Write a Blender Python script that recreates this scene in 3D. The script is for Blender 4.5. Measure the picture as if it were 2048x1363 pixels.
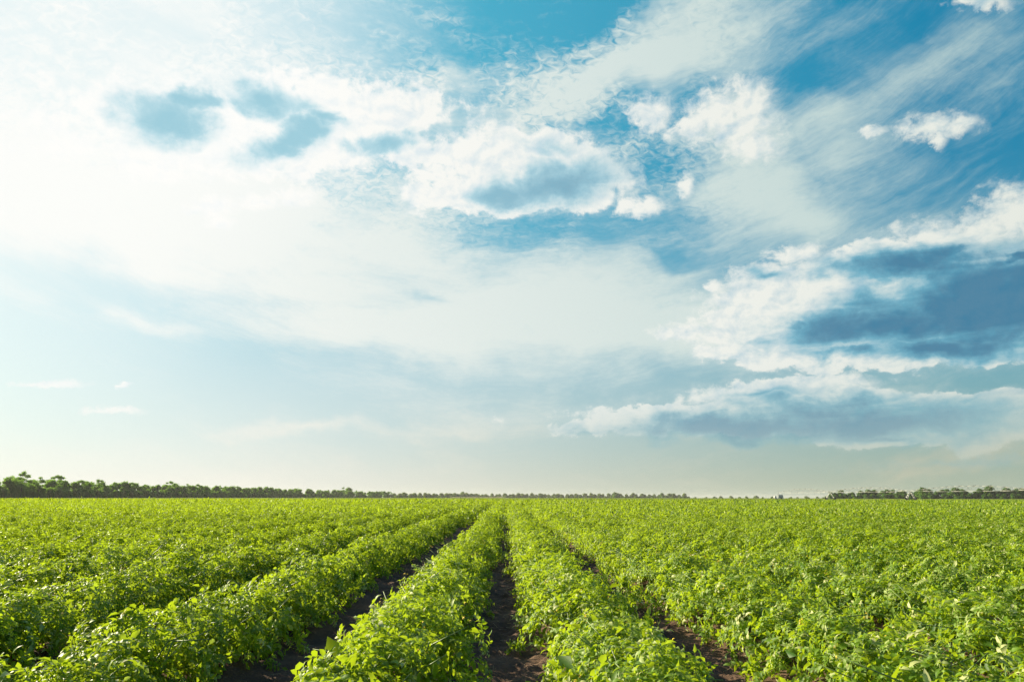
import bpy, bmesh, math, random
import numpy as np
from mathutils import Vector, Matrix, Euler

for o in list(bpy.data.objects):
    bpy.data.objects.remove(o)
C = bpy.context.scene.collection
SC = bpy.context.scene
rad = math.radians

# ------------------------------------------------------------------ camera
cam_d = bpy.data.cameras.new('camera')
cam = bpy.data.objects.new('camera', cam_d)
C.objects.link(cam)
cam_d.sensor_width = 36.0
cam_d.lens = 24.0
cam_d.clip_start = 0.05
cam_d.clip_end = 20000.0
cam.matrix_world = (Matrix.Translation((0.0, 0.0, 1.15)) @ Euler((0, 0, rad(-0.5))).to_matrix().to_4x4()
                    @ Euler((rad(90 + 12.9), 0, 0)).to_matrix().to_4x4() @ Euler((0, 0, rad(0.09))).to_matrix().to_4x4())
SC.camera = cam

# ------------------------------------------------------------------ exposure
SC.view_settings.view_transform = 'Standard'
SC.view_settings.look = 'None'
SC.view_settings.exposure = 1.0
SC.view_settings.gamma = 1.0
SC.view_settings.use_curve_mapping = False
SC.cycles.max_bounces = 6
SC.cycles.diffuse_bounces = 2
SC.cycles.glossy_bounces = 2
SC.cycles.transmission_bounces = 4
SC.cycles.volume_bounces = 0
SC.cycles.use_adaptive_sampling = True
SC.cycles.adaptive_threshold = 0.02
SC.cycles.use_denoising = True
SC.cycles.denoiser = 'OPENIMAGEDENOISE'
SC.cycles.denoising_input_passes = 'RGB_ALBEDO_NORMAL'
SC.cycles.denoising_prefilter = 'NONE'

# ------------------------------------------------------------------ sun
SUN_AZ, SUN_EL = -56.0, 21.0          # degrees: ahead of the camera to the left
sv = Vector((math.sin(rad(SUN_AZ)) * math.cos(rad(SUN_EL)), math.cos(rad(SUN_AZ)) * math.cos(rad(SUN_EL)), math.sin(rad(SUN_EL))))
sun_d = bpy.data.lights.new('sun', 'SUN')
sun_d.energy = 5.0
sun_d.angle = rad(0.5)
sun_d.color = (1.0, 0.88, 0.62)
sun = bpy.data.objects.new('sun', sun_d)
C.objects.link(sun)
sun.rotation_euler = (-sv).to_track_quat('-Z', 'Y').to_euler()
sun.location = (0, 0, 50)

# ------------------------------------------------------------------ world: sky texture with cloud layers by direction
# azimuth, elevation, half width, half height, tilt (all in degrees), weight
CUMULUS = [
    (27.86, 15.63, 5.23, 0.52, -5.52), (34.4, 15.08, 3.69, 0.42, -13.05), (-20.49, 28.56, 14.34, 3.46, 9.36), (-28.85, 27.12, 4.36, 3.1, 18.54),
    (-9.7, 28.13, 3.11, 1.36, -3.37), (-1.3, 28.69, 2.85, 1.75, 0.9), (-3.81, 27.97, 3.2, 1.33, 1.9), (2.16, 28.5, 4.6, 1.64, -0.75),
    (5.8, 27.71, 3.4, 1.37, -11.99), (8.47, 26.32, 2.68, 1.26, -13.2), (-6.6, 27.08, 1.35, 0.86, 3.58), (-5.55, 24.91, 3.14, 1.04, 2.4),
    (-0.59, 25.55, 6.81, 1.52, 0.41), (-0.58, 24.34, 6.77, 1.05, 0.39), (6.19, 24.84, 3.36, 1.2, -2.3), (1.23, 26.54, 6.84, 1.98, -0.32),
    (11.67, 23.62, 1.83, 0.64, -4.36), (12.56, 23.87, 0.78, 0.48, -5.46), (15.92, 24.86, 0.77, 0.47, 69.31), (13.15, 30.58, 1.61, 1.12, -7.72),
    (21.33, 30.31, 1.83, 1.5, -17.51), (18.78, 29.97, 2.31, 1.48, 17.39), (16.8, 29.42, 1.59, 0.69, 8.76), (20.56, 28.71, 2.48, 1.24, -9.95),
    (21.45, 27.27, 1.83, 0.96, -10.23), (34.92, 25.79, 2.01, 0.67, -10.72), (36.68, 25.71, 0.82, 0.39, -18.09), (34.96, 24.99, 0.54, 0.45, -84.2),
    (30.56, 26.53, 0.91, 0.31, -5.96), (38.94, 32.66, 1.43, 0.35, -20.48), (19.66, 15.45, 2.35, 0.95, -5.26), (21.72, 16.83, 2.3, 1.09, -6.53),
    (24.16, 18.57, 1.68, 0.61, 0.39), (25.85, 16.92, 2.89, 1.14, 2.84), (29.85, 17.84, 3.06, 0.88, -0.84), (33.82, 17.86, 2.83, 1.27, -2.33),
    (36.64, 18.1, 2.07, 1.23, 11.94), (38.67, 18.9, 1.7, 1.54, 17.27), (38.9, 15.63, 2.22, 1.0, -12.47), (20.3, 13.61, 3.46, 1.43, -4.77),
    (24.92, 14.92, 6.18, 2.11, 1.98), (30.44, 14.23, 6.61, 3.3, -8.23), (35.71, 13.45, 6.49, 3.47, -9.66), (23.91, 11.92, 6.91, 1.62, -5.0),
    (19.36, 11.49, 3.47, 0.88, -3.79), (27.29, 10.17, 8.21, 0.83, -5.01), (35.51, 9.7, 3.47, 0.69, -6.6), (15.32, 13.27, 2.26, 0.57, -3.4),
    (17.57, 16.76, 0.64, 0.4, -5.44), (17.96, 8.05, 2.7, 0.56, 2.73), (22.15, 8.55, 4.78, 0.7, 1.99), (26.78, 8.55, 1.71, 0.6, -3.94),
    (23.5, 7.31, 8.59, 1.0, -3.04), (33.35, 6.75, 5.68, 0.49, -4.29), (35.04, 6.13, 3.44, 0.55, -4.1), (15.15, 6.87, 7.5, 0.48, 2.3),
    (7.0, 5.82, 3.31, 0.49, 4.32), (19.71, 5.85, 14.21, 0.94, -2.02), (34.01, 4.89, 4.66, 1.38, -2.84), (29.97, 4.31, 6.01, 0.72, -2.37),
    (-33.89, 7.67, 1.74, 0.21, 5.14), (-29.9, 6.06, 1.44, 0.22, 3.45), (-29.25, 7.92, 0.39, 0.15, 4.13), (-35.2, 23.98, 1.89, 0.66, 15.84),
    (-28.78, 23.73, 2.13, 0.64, 12.12), (-24.56, 22.02, 1.35, 0.63, 10.14), (-21.16, 22.81, 1.42, 0.53, 8.53), (-24.06, 20.85, 0.94, 0.45, 9.5),
    (-18.42, 23.68, 1.47, 0.69, 7.9),
]
SHADED_BASES = [
    (-28.72, 27.5, 2.88, 1.54, 7.65), (-27.56, 29.18, 2.62, 0.75, 13.27), (-21.07, 30.29, 3.22, 0.95, -1.95), (-16.82, 29.74, 1.86, 0.52, -0.57),
    (-19.38, 27.73, 3.07, 1.1, 27.69), (-17.39, 28.91, 1.53, 0.74, 8.71), (-11.4, 28.45, 2.31, 0.65, 10.19), (3.95, 25.63, 4.95, 1.36, 8.98),
    (-0.13, 24.63, 2.71, 0.8, 0.23), (4.0, 28.78, 2.52, 0.7, -5.63, 0.5), (32.36, 16.5, 4.52, 1.0, -7.51), (35.31, 12.74, 6.37, 2.09, -8.63, 1.2),
    (37.42, 13.17, 5.37, 2.72, -10.0, 1.2), (28.92, 12.64, 6.07, 1.26, -2.16), (24.0, 12.89, 2.92, 0.46, -5.41, 0.8), (28.03, 10.71, 3.05, 0.6, -5.42, 0.8),
    (33.79, 10.25, 3.92, 0.85, -6.53), (38.51, 15.88, 1.12, 0.53, -12.62), (22.15, 17.37, 1.3, 0.47, -6.69, 0.6), (19.68, 5.53, 7.47, 1.02, -1.87, 1.1),
    (26.85, 5.77, 8.1, 1.19, -2.78, 1.1), (29.62, 4.04, 1.91, 0.36, -2.09, 0.6), (7.0, 5.57, 2.48, 0.41, -0.61, 0.5), (34.23, 6.61, 2.05, 0.35, -4.29, 0.5),
    (34.82, 4.43, 1.71, 0.41, -2.75, 0.5), (21.35, 7.81, 3.33, 0.31, 1.29, 0.5), (21.67, 11.72, 2.25, 0.39, -4.4, 0.4), (32.81, 2.35, 4.43, 0.41, -1.44, 0.4),
]
VEILS = [
    (-13.19, 5.13, 10.27, 0.48, 0.22, 0.7), (-22.62, 21.64, 23.84, 4.17, 8.4, 0.8), (-31.64, 26.8, 13.81, 8.06, 17.45, 0.6), (-33.99, 19.93, 13.01, 3.83, 1.52, 0.7),
    (-10.99, 18.46, 27.47, 3.69, -8.07, 0.8), (1.63, 16.31, 20.95, 4.6, -0.32, 0.9), (12.46, 17.62, 13.91, 3.68, -3.56, 0.6), (-17.26, 35.0, 11.0, 3.92, -5.97, 0.28),
    (-7.16, 32.83, 11.01, 2.97, -4.07, 0.3), (9.72, 34.55, 12.96, 2.31, 21.29, 1.0), (14.82, 35.46, 11.16, 2.56, 12.4, 0.8), (21.51, 36.17, 8.32, 2.39, 0.57, 0.7),
    (4.06, 32.28, 8.28, 1.51, 10.24, 0.45), (10.39, 29.3, 6.59, 1.95, 12.28, 0.2), (20.51, 25.91, 4.52, 4.1, -23.69, 0.9), (19.07, 23.41, 6.14, 2.31, -7.41, 0.7),
    (31.01, 24.54, 5.48, 1.78, -0.87, 0.7), (32.27, 28.62, 6.75, 2.07, 2.42, 0.6), (35.07, 31.19, 6.61, 1.29, -7.85, 0.5), (24.78, 21.09, 9.8, 2.26, -8.79, 0.6),
    (22.38, 11.27, 9.63, 3.52, -4.34, 0.7), (21.59, 28.73, 8.08, 2.21, -0.73, 0.4), (-33.07, 12.99, 4.3, 0.77, -7.99, 0.6), (-26.45, 12.35, 5.56, 0.75, -9.19, 0.5),
    (-18.73, 12.26, 8.49, 1.59, -6.2, 0.5), (-4.83, 12.9, 11.11, 2.09, -2.76, 0.6), (16.26, 12.08, 7.98, 2.43, -3.29, 0.7), (-17.4, 15.56, 11.88, 2.0, -7.34, 0.5),
    (-3.95, 34.81, 5.19, 1.44, 2.13, 0.3), (-4.8, 11.65, 22.1, 2.92, 1.04, 0.45), (-12.78, 4.9, 13.05, 1.2, 1.13, 0.35), (32.9, 3.04, 5.92, 0.76, -1.84, 0.6),
    (31.52, 1.58, 5.49, 0.48, 3.64, 0.6), (34.23, 1.97, 4.28, 0.67, -1.17, 0.4), (7.71, 1.47, 3.24, 0.32, -0.17, 0.4), (15.23, 1.44, 2.31, 0.27, -0.34, 0.4),
    (-20.18, 2.03, 18.07, 0.99, 0.75, 0.3), (2.24, 38.4, 5.31, 1.71, -0.91, -0.2), (-0.57, 21.7, 9.82, 1.23, 0.35, -0.25), (13.98, 22.36, 3.41, 1.19, -5.05, -0.3),
    (29.29, 30.75, 5.65, 1.59, 9.33, -0.6), (14.69, 27.0, 2.6, 2.29, -13.71, -0.5), (14.65, 19.29, 4.6, 0.56, -8.37, -0.6), (-6.63, 16.61, 2.58, 0.58, -7.64, -0.5),
    (-13.3, 14.64, 6.56, 0.65, -8.51, -0.4), (-15.59, 18.53, 4.08, 0.56, -2.86, -0.3), (37.91, 22.66, 3.31, 2.27, -21.23, -0.4), (-21.37, 25.06, 2.39, 0.75, 9.1, -0.2),
    (-13.1, 10.97, 24.28, 1.63, 2.58, -0.3),
]

W = bpy.data.worlds.new('World')
SC.world = W
W.use_nodes = True
wt = W.node_tree
wt.nodes.clear()


class G:
    """tiny node builder"""
    def __init__(s, t):
        s.t = t

    def put(s, sock, v):
        if isinstance(v, (int, float)):
            sock.default_value = v
        elif isinstance(v, (tuple, list)):
            n = len(sock.default_value)
            sock.default_value = tuple(v) + (1.0,) * (n - len(v))
        elif v is not None:
            s.t.links.new(v, sock)

    def m(s, op, a, b=None, c=None, clamp=False):
        n = s.t.nodes.new('ShaderNodeMath')
        n.operation = op
        n.use_clamp = clamp
        for i, v in enumerate((a, b, c)):
            s.put(n.inputs[i], v)
        return n.outputs[0]

    def v(s, op, a, b=None):
        n = s.t.nodes.new('ShaderNodeVectorMath')
        n.operation = op
        s.put(n.inputs[0], a)
        if b is not None:
            s.put(n.inputs[3 if op == 'SCALE' else 1], b)
        return n.outputs[1] if op in ('DOT_PRODUCT', 'LENGTH') else n.outputs[0]

    def sep(s, a):
        n = s.t.nodes.new('ShaderNodeSeparateXYZ')
        s.put(n.inputs[0], a)
        return n.outputs

    def comb(s, x, y, z=0.0):
        n = s.t.nodes.new('ShaderNodeCombineXYZ')
        for i, v in enumerate((x, y, z)):
            s.put(n.inputs[i], v)
        return n.outputs[0]

    def noise(s, vec, scale, detail=4.0, rough=0.5, dist=0.0, dim='3D', lac=2.0):
        n = s.t.nodes.new('ShaderNodeTexNoise')
        n.noise_dimensions = dim
        s.put(n.inputs['Vector'], vec)
        n.inputs['Scale'].default_value = scale
        n.inputs['Detail'].default_value = detail
        n.inputs['Roughness'].default_value = rough
        n.inputs['Lacunarity'].default_value = lac
        n.inputs['Distortion'].default_value = dist
        return n.outputs

    def mapping(s, vec, loc=(0, 0, 0), rot=(0, 0, 0), sc=(1, 1, 1), kind='POINT'):
        n = s.t.nodes.new('ShaderNodeMapping')
        n.vector_type = kind
        s.put(n.inputs['Vector'], vec)
        n.inputs['Location'].default_value = loc
        n.inputs['Rotation'].default_value = rot
        n.inputs['Scale'].default_value = sc
        return n.outputs[0]

    def ramp(s, x, a, b, lo=0.0, hi=1.0, smooth=True):
        n = s.t.nodes.new('ShaderNodeMapRange')
        n.interpolation_type = 'SMOOTHSTEP' if smooth else 'LINEAR'
        s.put(n.inputs[0], x)
        for i, v in enumerate((a, b, lo, hi)):
            s.put(n.inputs[i + 1], v)
        return n.outputs[0]

    def mix(s, f, a, b, blend='MIX'):
        n = s.t.nodes.new('ShaderNodeMix')
        n.data_type = 'RGBA'
        n.blend_type = blend
        s.put(n.inputs[0], f)
        s.put(n.inputs[6], a)
        s.put(n.inputs[7], b)
        return n.outputs[2]

    def blob(s, vec, b, k):
        p = s.mapping(vec, (b[0], b[1], 0), (0, 0, rad(b[4])), (max(b[2] * k, .05), max(b[3] * k, .05), 1), 'TEXTURE')
        n = s.t.nodes.new('ShaderNodeTexGradient')
        n.gradient_type = 'SPHERICAL'
        s.put(n.inputs[0], p)
        return n.outputs[1]


g = G(wt)
tc = wt.nodes.new('ShaderNodeTexCoord')
D = tc.outputs['Generated']
dx, dy, dz = g.sep(g.v('NORMALIZE', D))
az = g.m('MULTIPLY', g.m('ARCTAN2', dx, dy), 57.2958)
el = g.m('MULTIPLY', g.m('ARCSINE', dz), 57.2958)
AE = g.comb(az, el)

sky = wt.nodes.new('ShaderNodeTexSky')
sky.sky_type = 'NISHITA'
sky.sun_disc = False
sky.sun_elevation = rad(SUN_EL)
sky.sun_rotation = rad(SUN_AZ)
sky.air_density = 1.0
sky.dust_density = 2.0
sky.ozone_density = 1.5

aur = Vector((math.sin(rad(-47)) * math.cos(rad(36)), math.cos(rad(-47)) * math.cos(rad(36)), math.sin(rad(36))))
sund = g.v('DOT_PRODUCT', g.v('NORMALIZE', D), tuple(aur))       # cos of the angle to the bright patch of thin cloud over the sun
elp = g.m('MAXIMUM', el, 0.0)
K = 10.0                                                       # colours below are pictured values; Background strength is 1 / K


def col(r, gg, b):
    f = lambda c: (c / 255 / 12.92 if c <= 10 else ((c / 255 + 0.055) / 1.055) ** 2.4) * K
    return (f(r), f(gg), f(b))


glow = g.ramp(sund, 0.81, 0.993)                                  # broad bright aureole behind the thin cloud
# air: deep saturated blue away from the sun, paler towards it and towards the horizon
deep = g.mix(g.ramp(az, -28, 36, smooth=False), col(96, 202, 226), col(20, 136, 178))
pale = g.mix(g.ramp(az, -30, 36, smooth=False), col(211, 233, 241), col(96, 172, 196))
low = g.mix(g.ramp(az, -36, 36), col(250, 247, 238), col(174, 186, 164))
air = g.mix(g.ramp(elp, 6, 26), pale, deep)
air = g.mix(g.m('POWER', 2.718, g.m('MULTIPLY', elp, -0.16)), air, low)
base = g.mix(0.12, air, g.v('MULTIPLY', sky.outputs[0], (0.50, 0.92, 0.88)))

# thin high cloud: fibres that curve and fan out, fields of small ripples, broad soft sheets
n_big = g.noise(g.mapping(AE, sc=(0.055, 0.10, 1), loc=(3.1, 7.7, 0)), 1.0, 5, 0.58, 0.3, dim='2D')
warpn = g.noise(g.mapping(AE, sc=(0.085, 0.12, 1)), 1.0, 4, 0.55, dim='2D')[1]
AEv = g.v('ADD', AE, g.v('MULTIPLY', g.v('SUBTRACT', warpn, (0.5, 0.5, 0.5)), (14.0, 7.0, 0.0)))
acc = 0.0
for b in VEILS:
    acc = g.m('MULTIPLY_ADD', g.blob(AEv, b, 1.6), b[5], acc)
sweep = g.m('SUBTRACT', el, g.m('MULTIPLY', g.m('MULTIPLY', az, az), 0.0048))
FB = g.comb(g.m('MULTIPLY', az, 0.075), g.m('MULTIPLY', sweep, 0.42), 0.0)
FBw = g.v('ADD', FB, g.v('MULTIPLY', g.v('SUBTRACT', warpn, (0.5, 0.5, 0.5)), (0.6, 1.0, 0.0)))
fib = g.noise(FBw, 1.0, 8, 0.62, 0.25, dim='2D')[0]
zz = g.m('ADD', g.m('MAXIMUM', dz, 0.0), 0.55)
Q = g.comb(g.m('DIVIDE', dx, zz), g.m('DIVIDE', dy, zz))
rip = g.noise(g.mapping(Q, rot=(0, 0, rad(35)), sc=(1.0, 1.5, 1)), 76.0, 2, 0.6, 0.6, dim='2D')[0]
ripb = g.noise(Q, 9.0, 3, 0.6, 0.4, dim='2D')[0]
fine = g.noise(g.mapping(FBw, sc=(3.0, 2.2, 1)), 4.0, 5, 0.65, dim='2D')[0]
tex = g.m('ADD', g.m('MULTIPLY', g.m('SUBTRACT', fib, 0.5), 1.3), g.m('MULTIPLY', g.m('SUBTRACT', n_big[0], 0.5), 1.7))
v0 = g.m('ADD', acc, tex)
where_rip = g.m('MULTIPLY', g.m('MULTIPLY', g.ramp(el, 18, 28, 0.10, 1.0), g.ramp(az, 26, 10, 0.12, 1.0)), g.ramp(ripb, 0.30, 0.55))
ripv = g.m('MULTIPLY', g.m('MULTIPLY', g.m('SUBTRACT', rip, 0.46), 2.1), g.m('MULTIPLY', where_rip, g.ramp(v0, -0.8, 0.5)))
v1 = g.m('ADD', g.m('ADD', v0, ripv), g.m('MULTIPLY', g.m('SUBTRACT', fine, 0.5), 0.42))
veil = g.m('MULTIPLY', g.ramp(v1, -0.25, 1.45), 0.93)
veilcol = g.mix(g.ramp(az, -30, 40, smooth=False), col(252, 252, 246), col(192, 214, 210))
lowveil = g.mix(g.ramp(az, -30, 40, smooth=False), col(250, 248, 238), col(196, 190, 166))
veilcol = g.mix(g.ramp(el, 2, 10), lowveil, veilcol)
c1 = g.mix(veil, base, veilcol)

# cumulus: union of lobes whose edges are broken up by fractal noise
cn = g.noise(g.mapping(AE, sc=(0.30, 0.42, 1)), 1.0, 9, 0.60, 0.15, dim='2D')
cn2 = g.noise(g.mapping(AE, sc=(0.30, 0.42, 1), loc=(0.13, -0.17, 0)), 1.0, 4, 0.55, 0.15, dim='2D')
AEc = g.v('ADD', AE, g.v('MULTIPLY', g.v('SUBTRACT', cn[1], (0.5, 0.5, 0.5)), (3.6, 2.4, 0.0)))
cf = g.noise(g.mapping(AE, sc=(0.80, 1.05, 1), loc=(9, 4, 0)), 1.0, 6, 0.62, 0.2, dim='2D')
AEs = g.v('ADD', AE, g.v('MULTIPLY', g.v('SUBTRACT', cf[1], (0.5, 0.5, 0.5)), (1.5, 1.0, 0.0)))
acc = 0.0
accs = 0.0
for b in CUMULUS:
    if b[2] < 2.9:
        accs = g.m('MAXIMUM', g.blob(AEs, b, 2.3), accs)
    else:
        acc = g.m('MAXIMUM', g.blob(AEc, b, 2.0), acc)
puffs = g.m('ADD', accs, g.m('MULTIPLY', g.m('SUBTRACT', cf[0], 0.5), 1.0))
alphas = g.m('MULTIPLY', g.ramp(puffs, 0.20, 0.80), g.ramp(accs, 0.02, 0.30))
puff = g.m('ADD', acc, g.m('ADD', g.m('MULTIPLY', g.m('SUBTRACT', cn[0], 0.5), 0.70), g.m('MULTIPLY', g.m('SUBTRACT', cf[0], 0.5), 0.30)))
alpha = g.m('MULTIPLY', g.m('ADD', g.ramp(puff, 0.36, 0.54), g.m('MULTIPLY', g.ramp(puff, 0.10, 0.60), 0.35)), 0.74)
alpha = g.m('MAXIMUM', alpha, alphas)
# relief: the side of each billow turned to the sun is brighter
relief = g.m('MULTIPLY', g.m('SUBTRACT', cn[0], cn2[0]), -3.0)
lit = g.mix(g.ramp(az, -25, 40, smooth=False), col(255, 254, 250), col(230, 234, 226))
shd = g.mix(g.ramp(az, -25, 40, smooth=False), col(226, 240, 246), col(150, 188, 204))
ccol = g.mix(g.m('ADD', 0.14, relief, clamp=True), lit, shd)
lowc = g.mix(g.ramp(az, -30, 40, smooth=False), col(252, 249, 242), col(196, 204, 192))
ccol = g.mix(g.m('MULTIPLY', g.ramp(el, 9, 2), 0.75), ccol, lowc)
calpha = g.m('MULTIPLY', alpha, g.ramp(el, 2.0, 12.0, 0.60, 1.0), clamp=True)
c2 = g.mix(calpha, c1, ccol)
c3 = g.mix(g.m('MULTIPLY', glow, 0.8), c2, col(255, 255, 252))

# shaded undersides of the thick clouds: soft, darker towards the thickest part, crossed by paler strands
AEd = g.v('ADD', AE, g.v('MULTIPLY', g.v('SUBTRACT', cn2[1], (0.5, 0.5, 0.5)), (4.0, 2.2, 0.0)))
acc = 0.0
for b in SHADED_BASES:
    w = b[5] if len(b) > 5 else 1.0
    acc = g.m('MAXIMUM', g.m('MULTIPLY', g.blob(AEd, b, 2.0), w), acc)
strand = g.noise(g.mapping(AE, rot=(0, 0, rad(-4)), sc=(0.10, 0.62, 1), loc=(4.0, 2.0, 0)), 1.0, 5, 0.55, 0.5, dim='2D')[0]
strw = g.ramp(az, 5, 18, 0.20, 0.60)
dk = g.m('ADD', acc, g.m('ADD', g.m('ADD', g.m('MULTIPLY', g.m('SUBTRACT', cn[0], 0.5), 0.55), g.m('MULTIPLY', g.m('SUBTRACT', cf[0], 0.5), 0.28)), g.m('MULTIPLY', g.m('SUBTRACT', strand, 0.5), strw)))
edge = g.m('MULTIPLY', g.ramp(dk, 0.10, 0.62), 0.93)
core = g.ramp(g.m('ADD', dk, g.m('MULTIPLY', g.m('SUBTRACT', n_big[0], 0.5), 0.7)), 0.36, 0.92)
d1 = g.mix(g.ramp(az, -24, 34), col(198, 228, 236), col(102, 175, 198))
d2 = g.mix(g.ramp(az, -18, 32), col(150, 202, 218), col(44, 120, 156))
dcol = g.mix(core, d1, d2)
dcol = g.mix(g.ramp(el, 11, 4, 0, 0.9), dcol, g.mix(core, col(132, 182, 194), col(82, 146, 174)))
c4 = g.mix(g.m('MULTIPLY', edge, g.ramp(el, 1.5, 9, 0.6, 1.0)), c3, dcol)
# haze towards the horizon
c5 = g.mix(g.m('MULTIPLY', g.m('POWER', 2.718, g.m('MULTIPLY', elp, -0.38)), 0.8), c4, low)
# unseen sky overhead and behind the camera, set deep blue to cut fill light
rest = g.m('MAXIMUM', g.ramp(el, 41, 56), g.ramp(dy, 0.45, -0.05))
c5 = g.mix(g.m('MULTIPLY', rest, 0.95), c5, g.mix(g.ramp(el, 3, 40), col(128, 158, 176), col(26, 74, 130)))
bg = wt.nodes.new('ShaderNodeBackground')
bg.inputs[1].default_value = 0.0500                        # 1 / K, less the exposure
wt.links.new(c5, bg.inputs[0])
wo = wt.nodes.new('ShaderNodeOutputWorld')
wt.links.new(bg.outputs[0], wo.inputs[0])
W.cycles.sampling_method = 'MANUAL'
W.cycles.sample_map_resolution = 512

# ------------------------------------------------------------------ helpers
def mat(name):
    m = bpy.data.materials.new(name)
    m.use_nodes = True
    t = m.node_tree
    t.nodes.clear()
    out = t.nodes.new('ShaderNodeOutputMaterial')
    return m, G(t), out


def principled(gg, color, rough=0.6, spec=0.5, metal=0.0, normal=None):
    n = gg.t.nodes.new('ShaderNodeBsdfPrincipled')
    gg.put(n.inputs['Base Color'], color)
    gg.put(n.inputs['Roughness'], rough)
    n.inputs['Specular IOR Level'].default_value = spec
    n.inputs['Metallic'].default_value = metal
    if normal is not None:
        gg.t.links.new(normal, n.inputs['Normal'])
    return n.outputs[0]


def bump(gg, h, strength=0.5, dist=0.02):
    n = gg.t.nodes.new('ShaderNodeBump')
    n.inputs['Strength'].default_value = strength
    n.inputs['Distance'].default_value = dist
    gg.t.links.new(h, n.inputs['Height'])
    return n.outputs[0]


def attr(gg, name):
    n = gg.t.nodes.new('ShaderNodeAttribute')
    n.attribute_name = name
    return n.outputs['Fac']


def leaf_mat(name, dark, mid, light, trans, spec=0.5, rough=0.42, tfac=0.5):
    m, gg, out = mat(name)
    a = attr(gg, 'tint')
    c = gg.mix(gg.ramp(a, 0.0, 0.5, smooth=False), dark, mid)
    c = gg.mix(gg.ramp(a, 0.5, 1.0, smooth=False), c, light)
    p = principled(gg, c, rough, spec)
    tr = gg.t.nodes.new('ShaderNodeBsdfTranslucent')
    gg.put(tr.inputs[0], gg.mix(gg.ramp(a, 0.1, 1.0), trans, tuple(min(1, x * 1.25) for x in trans)))
    mx = gg.t.nodes.new('ShaderNodeMixShader')
    mx.inputs[0].default_value = tfac
    gg.t.links.new(p, mx.inputs[1])
    gg.t.links.new(tr.outputs[0], mx.inputs[2])
    gg.t.links.new(mx.outputs[0], out.inputs[0])
    return m


def plain(name, color, rough=0.6, spec=0.4, metal=0.0, var=0.0, scale=6.0):
    m, gg, out = mat(name)
    c = color
    if var:
        t = gg.t.nodes.new('ShaderNodeTexCoord')
        n = gg.noise(t.outputs['Object'], scale, 4, 0.6)[0]
        c = gg.mix(gg.ramp(n, 0.3, 0.7), tuple(x * (1 - var) for x in color), tuple(min(1, x * (1 + var)) for x in color))
    gg.t.links.new(principled(gg, c, rough, spec, metal), out.inputs[0])
    return m


M = {}
M['leaf'] = leaf_mat('crop_leaf', (0.035, 0.115, 0.016), (0.165, 0.295, 0.018), (0.72, 0.72, 0.36), (0.50, 0.66, 0.018), 0.28, 0.52, 0.36)  # palest colour stands in for cream sun highlights on the leaves
M['stem'] = plain('crop_stem', (0.20, 0.30, 0.08), 0.5, 0.5, var=0.25)
M['blossom'] = plain('blossom', (0.85, 0.60, 0.05), 0.6, 0.3)
M['tree_leaf'] = leaf_mat('tree_leaf', (0.036, 0.125, 0.032), (0.065, 0.205, 0.042), (0.17, 0.29, 0.05), (0.32, 0.56, 0.05), 0.15, 0.75, 0.46)
M['tree_leaf_fresh'] = leaf_mat('tree_leaf_fresh', (0.040, 0.110, 0.025), (0.065, 0.170, 0.030), (0.13, 0.25, 0.04), (0.26, 0.44, 0.04), 0.15, 0.75, 0.42)
M['tree_leaf_grey'] = leaf_mat('tree_leaf_grey', (0.075, 0.125, 0.045), (0.115, 0.180, 0.060), (0.20, 0.26, 0.09), (0.30, 0.42, 0.08), 0.15, 0.7, 0.42)  # distance haze put into the leaf colour
M['bark'] = plain('bark', (0.07, 0.060, 0.04), 0.9, 0.2, var=0.4, scale=3)
M['steel'] = plain('galvanised_steel', (0.40, 0.40, 0.37), 0.6, 0.3, 0.0, var=0.12)
M['tower_steel'] = plain('sunlit_zinc', (0.72, 0.72, 0.66), 0.5, 0.4, 0.0, var=0.1)  # paler copy of the steel, sunlit brightness put into its colour
M['tyre'] = plain('tyre_rubber', (0.03, 0.03, 0.028), 0.85, 0.3)
M['white'] = plain('white_paint', (0.80, 0.80, 0.76), 0.5, 0.5, var=0.06)
M['cabin'] = plain('cabin_paint', (0.60, 0.64, 0.58), 0.6, 0.4, var=0.1)
M['darkpart'] = plain('dark_steel', (0.06, 0.06, 0.055), 0.6, 0.4)
M['straw'] = plain('straw', (0.50, 0.40, 0.24), 0.8, 0.3)

# soil: dark brown, clods and crumbs
m, gg, out = mat('soil')
t = gg.t.nodes.new('ShaderNodeTexCoord')
n1 = gg.noise(t.outputs['Object'], 3.0, 6, 0.65)[0]
n2 = gg.noise(t.outputs['Object'], 26.0, 6, 0.7)[0]
n3 = gg.noise(t.outputs['Object'], 0.01, 3, 0.6)[0]
c = gg.mix(gg.ramp(n1, 0.3, 0.7), (0.105, 0.062, 0.042), (0.18, 0.115, 0.078))
c = gg.mix(gg.m('MULTIPLY', gg.ramp(n2, 0.60, 0.72), 0.6), c, (0.26, 0.18, 0.125))
far = gg.mix(gg.ramp(n3, 0.4, 0.6), (0.10, 0.13, 0.035), (0.20, 0.17, 0.08))
ps = gg.v('LENGTH', t.outputs['Object'])
c = gg.mix(gg.ramp(ps, 330, 700), c, far)
gg.t.links.new(principled(gg, c, 0.95, 0.15, normal=bump(gg, gg.m('ADD', n2, n1), 0.7, 0.03)), out.inputs[0])
M['soil'] = m

m, gg, out = mat('dry_grass')
t = gg.t.nodes.new('ShaderNodeTexCoord')
n1 = gg.noise(t.outputs['Object'], 0.08, 6, 0.65)[0]
gg.t.links.new(principled(gg, gg.mix(gg.ramp(n1, 0.35, 0.65), (0.16, 0.20, 0.06), (0.36, 0.28, 0.14)), 0.95, 0.1), out.inputs[0])
M['dry_grass'] = m


def tag(o, label=None, cat=None, group=None, kind=None):
    for k, v in (('label', label), ('category', cat), ('group', group), ('kind', kind)):
        if v:
            o[k] = v
    return o


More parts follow.
